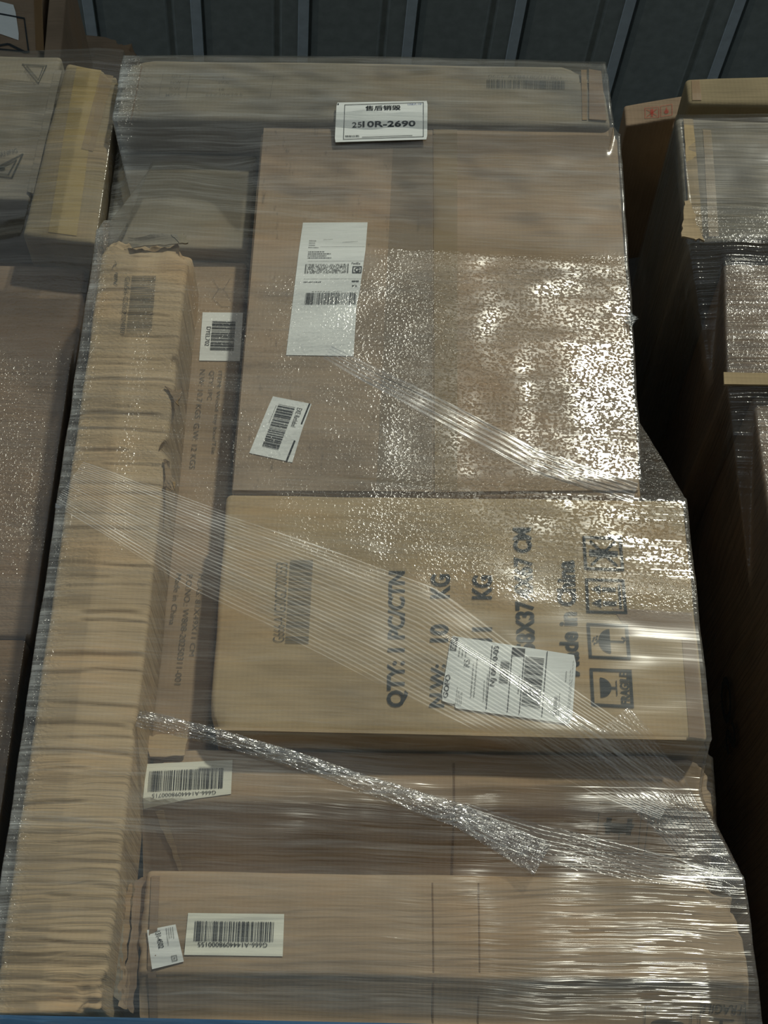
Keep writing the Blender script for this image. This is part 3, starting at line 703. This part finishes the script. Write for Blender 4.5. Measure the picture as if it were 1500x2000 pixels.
L6 = Carton('brown carton far behind the top of the left load', q4((138, 62), (276, 76), (292, 150), (137, 140), 2.30, None, topL + .002), 2.30, .4, 'kraft_brown', amp=.004, r=.012, crush=[(1, 1, 0, .09, (-.02, .01, -.03))])
sheet(L3, quad_rows((-60, -10), (29, 12), (39, 81), (-50, 52)), 'shipping_label', 'paper', L3.root, off=.001, nx=5, nz=5, rnd=.008, label='white label cut by the picture edge')
flat(L3, frame_polys(.05), norm((-10, 26), (49, 36), (58, 104), (-5, 100)), 'frame_print', 'ink', L3.root)
flat(L3, stroke_polys([(0, .5), (.4, .9), (.9, .2), (1, 0)], .2), norm((-5, 84), (50, 90), (50, 104), (-5, 100)), 'curved_print', 'ink', L3.root)
sheet(L3, quad_rows((66, -10), (82, -10), (86, 100), (70, 98)), 'packing_tape', 'tape_brown', L3.root, nx=2, nz=5)
tri = stroke_polys([(0, 1), (.75, 0), (1, .98), (0, 1)], .05) + stroke_polys([(.16, .92), (.72, .2), (.88, .90), (.16, .92)], .04)
flat(L1, tri, norm((45, 128), (92, 130), (84, 166), (52, 162)), 'triangle_print', 'ink_mid', L1.root)
text(L1, 'WARNING', ((46, 142), (68, 170), (74, 166), (52, 136)), L1.root, 'ink_faint')
flat(L1, stroke_polys([(0, 0), (1, 1), (.8, 0), (0, .03)], .05) + stroke_polys([(.22, .10), (.86, .76), (.7, .12), (.22, .12)], .04) + [circ(.5, .35, .10, 8)], norm((-30, 302), (45, 303), (38, 350), (-34, 344)), 'triangle_print', 'ink_mid', L1.root)
text(L1, 'WARNING', ((-14, 314), (36, 300), (33, 292), (-16, 305)), L1.root, 'ink_mid')
sheet(L1, quad_rows((108, 140), (122, 142), (66, 380), (54, 376)), 'corner_strip', 'kraft_grey', L1.root, off=.001, thick=.003, nx=2, nz=12)
sheet(L1b, quad_rows((150, 130), (198, 138), (150, 462), (95, 455)), 'packing_tape', 'tape_yellow', L1b.root, off=.001, nx=3, nz=12)
sheet(L1b, quad_rows((196, 145), (222, 150), (183, 300), (160, 296)), 'packing_tape', 'tape', L1b.root, off=.0014, nx=3, nz=8)

# ---------------------------------------------------------------- neighbours on the right
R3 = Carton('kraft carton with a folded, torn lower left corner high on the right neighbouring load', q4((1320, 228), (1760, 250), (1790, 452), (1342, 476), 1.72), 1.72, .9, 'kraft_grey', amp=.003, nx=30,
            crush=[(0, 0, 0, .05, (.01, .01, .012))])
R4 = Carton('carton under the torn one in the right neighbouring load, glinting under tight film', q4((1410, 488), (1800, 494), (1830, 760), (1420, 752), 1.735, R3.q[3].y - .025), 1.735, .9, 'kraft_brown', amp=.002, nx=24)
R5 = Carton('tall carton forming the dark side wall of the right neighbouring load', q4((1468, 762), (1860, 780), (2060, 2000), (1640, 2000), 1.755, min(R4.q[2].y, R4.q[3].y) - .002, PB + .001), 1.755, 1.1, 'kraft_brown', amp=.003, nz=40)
R7 = Carton('thin board carton laid between the two upper cartons of the right load', q4((1352, 205), (1780, 215), (1780, 236), (1352, 228), 1.80, Z(1400, 204, 1.73) - .001, max(R3.q[0].y, R3.q[1].y) + .001), 1.80, .7, 'kraft_dark', r=.003)
R1 = Carton('flat kraft carton lying topmost on the right neighbouring load', q4((1338, 153), (1780, 140), (1800, 196), (1344, 200), 1.73, None, Z(1400, 204, 1.73)), 1.73, .75, 'kraft_tan', amp=.002)
R2 = Carton('small tilted carton with red framed symbols behind the top of the right load', q4((1219, 205), (1500, 163), (1500, 206), (1222, 247), 1.90), 1.90, .4, 'kraft_brown', r=.005)
R6 = Carton('tall stack added in the row behind, shade of the gap by the right load painted near-black on it',
            [Vector((.15, 4.36)), Vector((.85, 4.36)), Vector((.85, PB + .004)), Vector((.15, PB + .004))], 2.98, .5, 'board_shade')  # added to fill the gap, its darkness is painted shade
zr = zm(1180, 120, 4.6875)
icon(R2, norm(zr(368, 432), zr(500, 425), zr(502, 522), zr(370, 530)), CROSS, 'ink_red', R2.root, fr=.05)
icon(R2, norm(zr(512, 420), zr(620, 402), zr(622, 505), zr(514, 520)), [circ(.5, .4, .2, 8), rect(.45, .5, .55, .8)], 'ink_red', R2.root, fr=.05)
sheet(R3, quad_rows((1334, 236), (1352, 237), (1372, 462), (1346, 452)), 'corner_fold', 'kraft_gold', R3.root, off=.001, thick=.004, nx=3, nz=16, jag=.001)
sheet(R3, quad_rows((1336, 400), (1345, 400), (1372, 476), (1330, 468)), 'torn_flap', 'kraft_light', R3.root, off=.006, thick=.004, nx=6, nz=10, jag=.007)
sheet(R3, quad_rows((1372, 255), (1388, 256), (1404, 462), (1384, 462)), 'packing_tape', 'tape', R3.root, off=.001, nx=3, nz=12)
sheet(R4, quad_rows((1411, 733), (1800, 742), (1800, 762), (1412, 756)), 'lip_flap', 'kraft_gold', R4.root, off=.004, thick=.004, nx=16, nz=3, jag=.001)
sheet(R1, quad_rows((1350, 158), (1366, 158), (1370, 197), (1352, 197)), 'packing_tape', 'tape_brown', R1.root, off=.001, nx=2, nz=3)
# print on the shaded left side of the tall right carton
vs, fs = text_geo('OS', .02)
sx = R5.q[0].x - .002
mesh_obj('printed_text', [(at(1490, 870, 1.755).x - .012, 2.05 + v[1] * .09, 2.36 - v[0] * .10) for v in vs], fs, M['ink'], R5.root)
right = [R3, R4, R5, R7, R1]
left = [L1, L1b, L2, L4]

# ---------------------------------------------------------------- plastic pallets under each load
def pallet(xc, y0, W, Dp, label):
    t = thing('plastic_pallet', label, 'pallet', (xc, y0 + Dp / 2, DOCK))
    H = PB - DOCK
    def part(name, x0, x1, a, b, z0, z1):
        bm = bmesh.new(); bmesh.ops.create_cube(bm, size=1)
        for v in bm.verts: v.co = Vector(((x0 + x1) / 2 + v.co.x * (x1 - x0), (a + b) / 2 + v.co.y * (b - a), (z0 + z1) / 2 + v.co.z * (z1 - z0)))
        bmesh.ops.bevel(bm, geom=bm.edges[:], offset=.004, segments=2, affect='EDGES')
        me = bpy.data.meshes.new(name); bm.to_mesh(me); bm.free(); me.materials.append(M['blue'])
        o = bpy.data.objects.new(name, me); COL.objects.link(o); o.parent = t
    n = 7
    for k in range(n):
        a = -Dp / 2 + k * (Dp + .02) / n; part('deck_board', -W / 2, W / 2, a, a + Dp / n - .02, H - .022, H)
    for i in (-1, 0, 1):
        for j in (-1, 0, 1):
            part('block', i * (W / 2 - .07) - .06, i * (W / 2 - .07) + .06, j * (Dp / 2 - .07) - .06, j * (Dp / 2 - .07) + .06, .018, H - .022)
        part('runner', i * (W / 2 - .07) - .06, i * (W / 2 - .07) + .06, -Dp / 2, Dp / 2, 0, .018)
    t.rotation_euler.z = math.radians(2.5) if 'middle' in label else 0
    return t
pallet(-.0, 1.678, .96, 1.1, 'blue plastic pallet under the middle load')
pallet(L4.q[2].x - .54, 1.78, 1.0, 1.0, 'blue plastic pallet under the left neighbouring load')
pallet(R5.q[3].x + .52, 1.75, 1.0, 1.1, 'blue plastic pallet under the right neighbouring load')

# ---------------------------------------------------------------- stretch film
def hull(pts):
    pts = sorted(set(pts))
    def half(p):
        h = []
        for q in p:
            while len(h) > 1 and (h[-1][0] - h[-2][0]) * (q[1] - h[-2][1]) - (h[-1][1] - h[-2][1]) * (q[0] - h[-2][0]) <= 0: h.pop()
            h.append(q)
        return h
    a = half(pts); b = half(pts[::-1]); return a[:-1] + b[:-1]
def rad(poly, c, th):
    dx, dy = np.cos(th), np.sin(th); best = np.zeros(len(th))
    n = len(poly)
    for i in range(n):
        ax, ay = poly[i][0] - c[0], poly[i][1] - c[1]; bx, by = poly[(i + 1) % n][0] - c[0], poly[(i + 1) % n][1] - c[1]
        ex, ey = bx - ax, by - ay; den = dx * ey - dy * ex
        with np.errstate(divide='ignore', invalid='ignore'):
            t = (ax * ey - ay * ex) / den; u = (ax * dy - ay * dx) / den
        ok = (np.abs(den) > 1e-12) & (u >= -1e-6) & (u <= 1 + 1e-6) & (t > 0)
        best = np.where(ok & (t > best), t, best)
    return best
def corners_at(b, z):
    TL, TR, BR, BL = b.q
    if z > max(TL.y, TR.y) + .001 or z < min(BL.y, BR.y) - .001: return []
    t = lambda top, bot: min(1, max(0, (z - bot.y) / (top.y - bot.y + 1e-9)))
    xl = BL.lerp(TL, t(TL, BL)).x; xr = BR.lerp(TR, t(TR, BR)).x
    f = b.Y - b.bulge - b.amp * .5
    return [(xl, b.Y), (xr, b.Y), ((xl + xr) / 2, f), (xl, b.Y + b.D), (xr, b.Y + b.D)]
def make_film(boxes, z0, z1, cx, cy, xr_, attr_fn, mat, root, gap=.006, slope=.42, nfront=300, nrow=330, name='film_sheet', over=True, edge_extra=0.0, flare=0.0):
    x0, x1, y0, y1 = xr_
    path = [(x0, y1 - (y1 - y0) * k / 60) for k in range(60)] + [(x0 + (x1 - x0) * k / nfront, y0) for k in range(nfront)] + [(x1, y0 + (y1 - y0) * k / 60) for k in range(60)] + [(x1 - (x1 - x0) * k / 12, y1) for k in range(12)]
    th = np.array([math.atan2(p[1] - cy, p[0] - cx) for p in path])
    zs = np.linspace(z0, z1, nrow); R0 = np.zeros((nrow, len(th)))
    for i, z in enumerate(zs):
        pts = [p for b in boxes for p in corners_at(b, z)]
        if len(pts) >= 3: R0[i] = rad(hull(pts), (cx, cy), th)
    dz = zs[1] - zs[0]; K = int(.30 / dz); R = R0.copy()
    for k in range(1, K):
        R[k:] = np.maximum(R[k:], R0[:-k] - slope * k * dz); R[:-k] = np.maximum(R[:-k], R0[k:] - slope * k * dz)
    S = R.copy()
    for _ in range(9):
        S[1:-1] = (S[:-2] + S[1:-1] * 2 + S[2:]) / 4
    S = (np.roll(S, 1, 1) + 2 * S + np.roll(S, -1, 1)) / 4
    S = np.maximum(S, R0) + gap + edge_extra * np.maximum(0, 1 - np.abs((th + 2 * math.pi * (th < 0)) - math.radians(232)) / .13)[None, :] * ((zs > Z(200, 2010, 1.66)) & (zs < Z(200, 430, 1.66)))[:, None]
    S = S + flare * np.clip((FT - zs) / .26, 0, 1)[:, None] * np.clip((th - math.radians(-118)) / .35, 0, 1)[None, :] * (th < math.radians(-45))[None, :] * np.clip((math.radians(-45) - th) / .12, 0, 1)[None, :]
    verts, attr = [], []
    for i, z in enumerate(zs):
        for j in range(len(th)):
            r_ = S[i, j] + .0022 * noise.noise(Vector((th[j] * 7, z * 16, 2.2))) + .0006 * noise.noise(Vector((th[j] * 12, z * 45, 5)))
            x, y = cx + r_ * math.cos(th[j]), cy + r_ * math.sin(th[j])
            verts.append((x, y, z)); attr.append(attr_fn(x, y, z) + (1,))
    m_ = len(th); faces = []
    for i in range(nrow - 1):
        for j in range(m_):
            a = i * m_ + j; b = i * m_ + (j + 1) % m_; faces.append((a, b, b + m_, a + m_))
    if over:                                  # a hand's width folded over the top
        for sc, dz_ in ((.985, .002), (.93, .003), (.85, .003)):
            base = len(verts) - m_
            for j in range(m_):
                v = verts[(nrow - 1) * m_ + j]; verts.append((cx + (v[0] - cx) * sc, cy + (v[1] - cy) * sc, zs[-1] + dz_)); attr.append((.3, .3, 1, 1))
            for j in range(m_):
                a = base + j; b = base + (j + 1) % m_; faces.append((a, b, b + m_, a + m_))
    bvh = BVHTree.FromPolygons([Vector(v) for v in verts], faces)
    mesh_obj(name, verts, faces, M[mat], root, smooth=True, attr=attr)
    return bvh
def sm(a, b, v): t = min(1, max(0, (v - a) / (b - a))); return t * t * (3 - 2 * t)
def mid_attr(x, y, z):
    n1 = noise.noise(Vector((x * 4, 1, z * 5))); n2 = noise.noise(Vector((x * 3, 7, z * 9)))
    iso = .0 + .95 * sm(2.93, 2.88, z) * sm(2.28, 2.40, z) * sm(-.02, .12, x + .08 * n1) + .25 * sm(2.90, 2.8, z) * sm(2.27, 2.38, z)
    st = .03 + .05 * sm(2.95, 2.6, z) * sm(2.3, 2.45, z) + (.30 + .65 * sm(0, .2, x)) * sm(2.13, 2.02, z)
    milk_sheen = 1.0 + 5.0 * sm(-.415, -.46, x) + .8 * sm(2.85, 3.0, z) + .4 * n2 + .9 * sm(2.12, 2.05, z) * sm(1.93, 1.98, z) * sm(-.02, -.25, x) + .3 * sm(2.55, 2.5, z) * sm(2.42, 2.5, z)  # left-edge term paints the silver sheen of the film corner
    iso += .9 * sm(-.40, -.44, x)
    return (max(0, iso * (1 + .5 * n1)), max(0, st * (1 + .5 * n2)), max(.1, milk_sheen))
fr = thing('stretch_film', 'clear stretch film round the middle load, carrying the numbered white label', 'plastic wrap', (-.02, 2.2, PB))
topM = A.q[0].y + .001
bvh = make_film(mid, PB - .09, topM, -.02, 2.2, (-.56, .56, 1.60, 2.75), mid_attr, 'film', fr, edge_extra=.009, flare=.024)
FS = FilmSurf(bvh, 1.6)
def side_attr(x, y, z):
    n1 = noise.noise(Vector((x * 4, 1, z * 5)))
    return (.5 * (1 + n1) * sm(3.0, 2.8, z), .18, 1.0)
fl = thing('stretch_film', 'clear stretch film round the left neighbouring load', 'plastic wrap', (L2.q[0].x / 2, 2.2, PB))
lx0 = L4.q[3].x; lx1 = L1b.q[1].x + .03
make_film(left, PB - .06, L1.q[0].y + .001, (lx0 + lx1) / 2, 2.2, (lx0, lx1, 1.72, 2.7), side_attr, 'film_far', fl, nfront=220, nrow=240, over=False)
frr = thing('stretch_film', 'clear stretch film round the right neighbouring load', 'plastic wrap', (R5.q[1].x, 2.3, PB))
rx0 = R3.q[0].x; rx1 = R5.q[2].x
make_film(right[:3], PB - .06, max(R3.q[0].y, R3.q[1].y) + .003, (rx0 + rx1) / 2, 2.25, (rx0, rx1, 1.70, 2.86), lambda x, y, z: (.2 * sm(3.05, 2.98, z), .12 + .7 * sm(3.08, 3.0, z), .8), 'film_far', frr, nfront=220, nrow=240, slope=.6, over=False)

# label stuck on the film
zl = zm(640, 190, 7.143)
class OnFilm(Surf):
    def __init__(s): s.Y = 1.68
    def front(s, x, z): return min(FS.front(x, z), FS.front(x - .01, z), FS.front(x + .01, z))
    def pt(s, px, py): return FS.pt(px, py)
class LabelPlane(Surf):          # stiff card label: a plane laid against the film
    def __init__(s, pts):
        P3 = [Vector((p.x, FS.front(p.x, p.y), p.y)) for p in (FS.pt(*q) for q in pts)]
        s.c = sum(P3, Vector()) / 4; ys = [p.y for p in P3]; s.k = ((P3[0].y + P3[1].y) - (P3[2].y + P3[3].y)) / ((P3[0].z + P3[1].z) - (P3[2].z + P3[3].z) + 1e-9)
        s.k = max(-.25, min(.25, s.k)); s.m = min(ys); s.Y = s.m
        s.c.y = min(p.y - s.k * (p.z - s.c.z) for p in P3)
    def front(s, x, z): return s.c.y + s.k * (z - s.c.z) - .001
    def pt(s, px, py):
        d = ray(px, py); t = (s.c.y - CAM.y + s.k * (CAM.z - s.c.z)) / (d.y - s.k * d.z); p = CAM + d * t; return Vector((p.x, p.z))
LP = LabelPlane([zl(125, 90), zl(1393, 65), zl(1385, 600), zl(100, 640)])
lab = sheet(LP, quad_rows(zl(125, 90), zl(1393, 65), zl(1387, 602), zl(98, 642)), 'number_label', 'paper', fr, off=.001, thick=.0006, nx=16, nz=10, rnd=.004, label='white framed label reading 2510R-2690 stuck on the film near the top')
oo = .0024
flat(LP, frame_polys(0) + [rect(0, 0, 1, .012), rect(0, .988, 1, 1), rect(0, 0, .006, 1), rect(.994, 0, 1, 1)], norm(zl(236, 122), zl(1338, 88), zl(1338, 570), zl(218, 608)), 'label_frame', 'ink_label', lab, oo)
text(LP, '售后销毁', norm(zl(528, 138), zl(1020, 126), zl(1018, 196), zl(524, 206)), lab, 'ink_label', oo, bold=.015)
text(LP, '25', norm(zl(342, 370), zl(478, 362), zl(476, 436), zl(340, 443)), lab, 'ink_label', oo)
text(LP, '10R-2690', norm(zl(488, 352), zl(1225, 342), zl(1222, 424), zl(486, 438)), lab, 'ink_label', oo, bold=.02)
text(LP, '销毁日期:', norm(zl(245, 548), zl(445, 545), zl(443, 576), zl(243, 580)), lab, 'ink_label', oo)
text(LP, 'US8人-10', norm(zl(1118, 104), zl(1308, 98), zl(1308, 124), zl(1118, 130)), lab, 'ink_blue', oo)
flat(LP, [rect(0, 0, 1, 1)], norm(zl(478, 572), zl(1182, 548), zl(1182, 553), zl(478, 577)), 'rule_line', 'ink_label', lab, oo)
flat(LP, [circ(.5, .5, .5)], norm(zl(138, 104), zl(158, 104), zl(158, 126), zl(138, 126)), 'punch_mark', 'ink_label', lab, oo)

# pleated diagonal wraps and the twisted rope of film
def ribbon(pts, widths, name, mat, root, surf=FS, pleats=24, amp=.0012, off=.003, n=90, attr=(.04, .3, 1.0), rope=0.0, fade=True):
    W = [surf.pt(*p) for p in pts]
    seg = [0]
    for a, b in zip(W, W[1:]): seg.append(seg[-1] + (b - a).length)
    def ev(s_):
        s_ *= seg[-1]
        for k in range(len(W) - 1):
            if s_ <= seg[k + 1] or k == len(W) - 2:
                t = (s_ - seg[k]) / (seg[k + 1] - seg[k]); return W[k].lerp(W[k + 1], t), widths[k] + (widths[k + 1] - widths[k]) * t
    m_ = pleats * 4; verts, faces, at_ = [], [], []
    PXM = 1.0 / 1450
    for i in range(n + 1):
        p, wd = ev(i / n); p2, _ = ev(min(1, i / n + .01)); p1, _ = ev(max(0, i / n - .01)); d = (p2 - p1).normalized(); nr = Vector((-d.y, d.x))
        base = None
        for j in range(m_ + 1):
            u = j / m_; q = p + nr * (u - .5) * wd * PXM
            y = surf.front(q.x, q.y)
            if rope:
                ph = (u - .5) * math.pi; y -= off + rope * math.cos(ph) + amp * noise.noise(Vector((i * .35, u * 14, 3)))
            else:
                y -= off + amp * (.5 + .5 * math.sin(2 * math.pi * pleats * (u + .02 * math.sin(i * .11)) + 2 * noise.noise(Vector((u * 9, 0, i * .02)))))
            verts.append((q.x, y, q.y))
            e = min(1, u * 8, (1 - u) * 8, i / n * 6, (1 - i / n) * 6)
            at_.append((attr[0], attr[1], attr[2] * (e if fade else 1) * (1 + .8 * noise.noise(Vector((u * 20, 4, i * .02)))), 1))
    for i in range(n):
        for j in range(m_):
            a = i * (m_ + 1) + j; faces.append((a, a + 1, a + m_ + 2, a + m_ + 1))
    return mesh_obj(name, verts, faces, mat if not isinstance(mat, str) else M[mat], root, smooth=True, attr=at_)
ribbon([(135, 945), (420, 1080), (800, 1245), (1080, 1410), (1310, 1560)], [110, 180, 230, 170, 110], 'film_band', 'film_soft', fr, pleats=26, amp=.0007, attr=(.0, .12, 1.0))
ribbon([(640, 690), (850, 800), (1040, 900), (1240, 965)], [40, 60, 60, 60], 'film_band', 'film_band', fr, pleats=5, amp=.0012)
ribbon([(270, 1405), (420, 1440), (560, 1480), (720, 1535), (900, 1595), (1060, 1680)], [34, 30, 30, 34, 50, 74], 'twisted_film', 'film_rope', fr, pleats=6, amp=.004, rope=.006, attr=(1.0, .8, 1.0))
ribbon([(900, 1590), (1060, 1650), (1250, 1690), (1410, 1722)], [50, 80, 70, 40], 'film_band', 'film_band', fr, pleats=9, amp=.0018)
ribbon([(1180, 1420), (1290, 1560), (1370, 1660), (1440, 1740)], [130, 120, 90, 40], 'film_band', 'film_band', fr, pleats=16, amp=.0008)
ribbon([(850, 1232), (960, 1300), (1110, 1405), (1290, 1548)], [10, 16, 36, 60], 'film_band', 'film_band', fr, pleats=4, amp=.0014, off=.0045, attr=(.1, .3, 1.8))
# tuft of loose film end at the right edge
tv, tf = [], []
tp = FS.pt(1226, 628); ty = FS.front(tp.x, tp.y)
rg = random.Random(3)
for k in range(14):
    a = Vector((tp.x - .005, ty - .002, tp.y + rg.uniform(-.006, .006))); b = a + Vector((rg.uniform(.008, .024), rg.uniform(-.006, .004), rg.uniform(-.008, .008))); c = a + Vector((rg.uniform(.004, .012), rg.uniform(-.006, 0), rg.uniform(-.012, .012)))
    i = len(tv); tv += [a, b, c]; tf.append((i, i + 1, i + 2))
o = mesh_obj('loose_film_tuft', tv, tf, M['film_rope'], fr, attr=[(1, 1, 1.5, 1)] * len(tv))
print('objects', len(bpy.data.objects), 'tris', sum(len(me.polygons) for me in bpy.data.meshes) * 2)
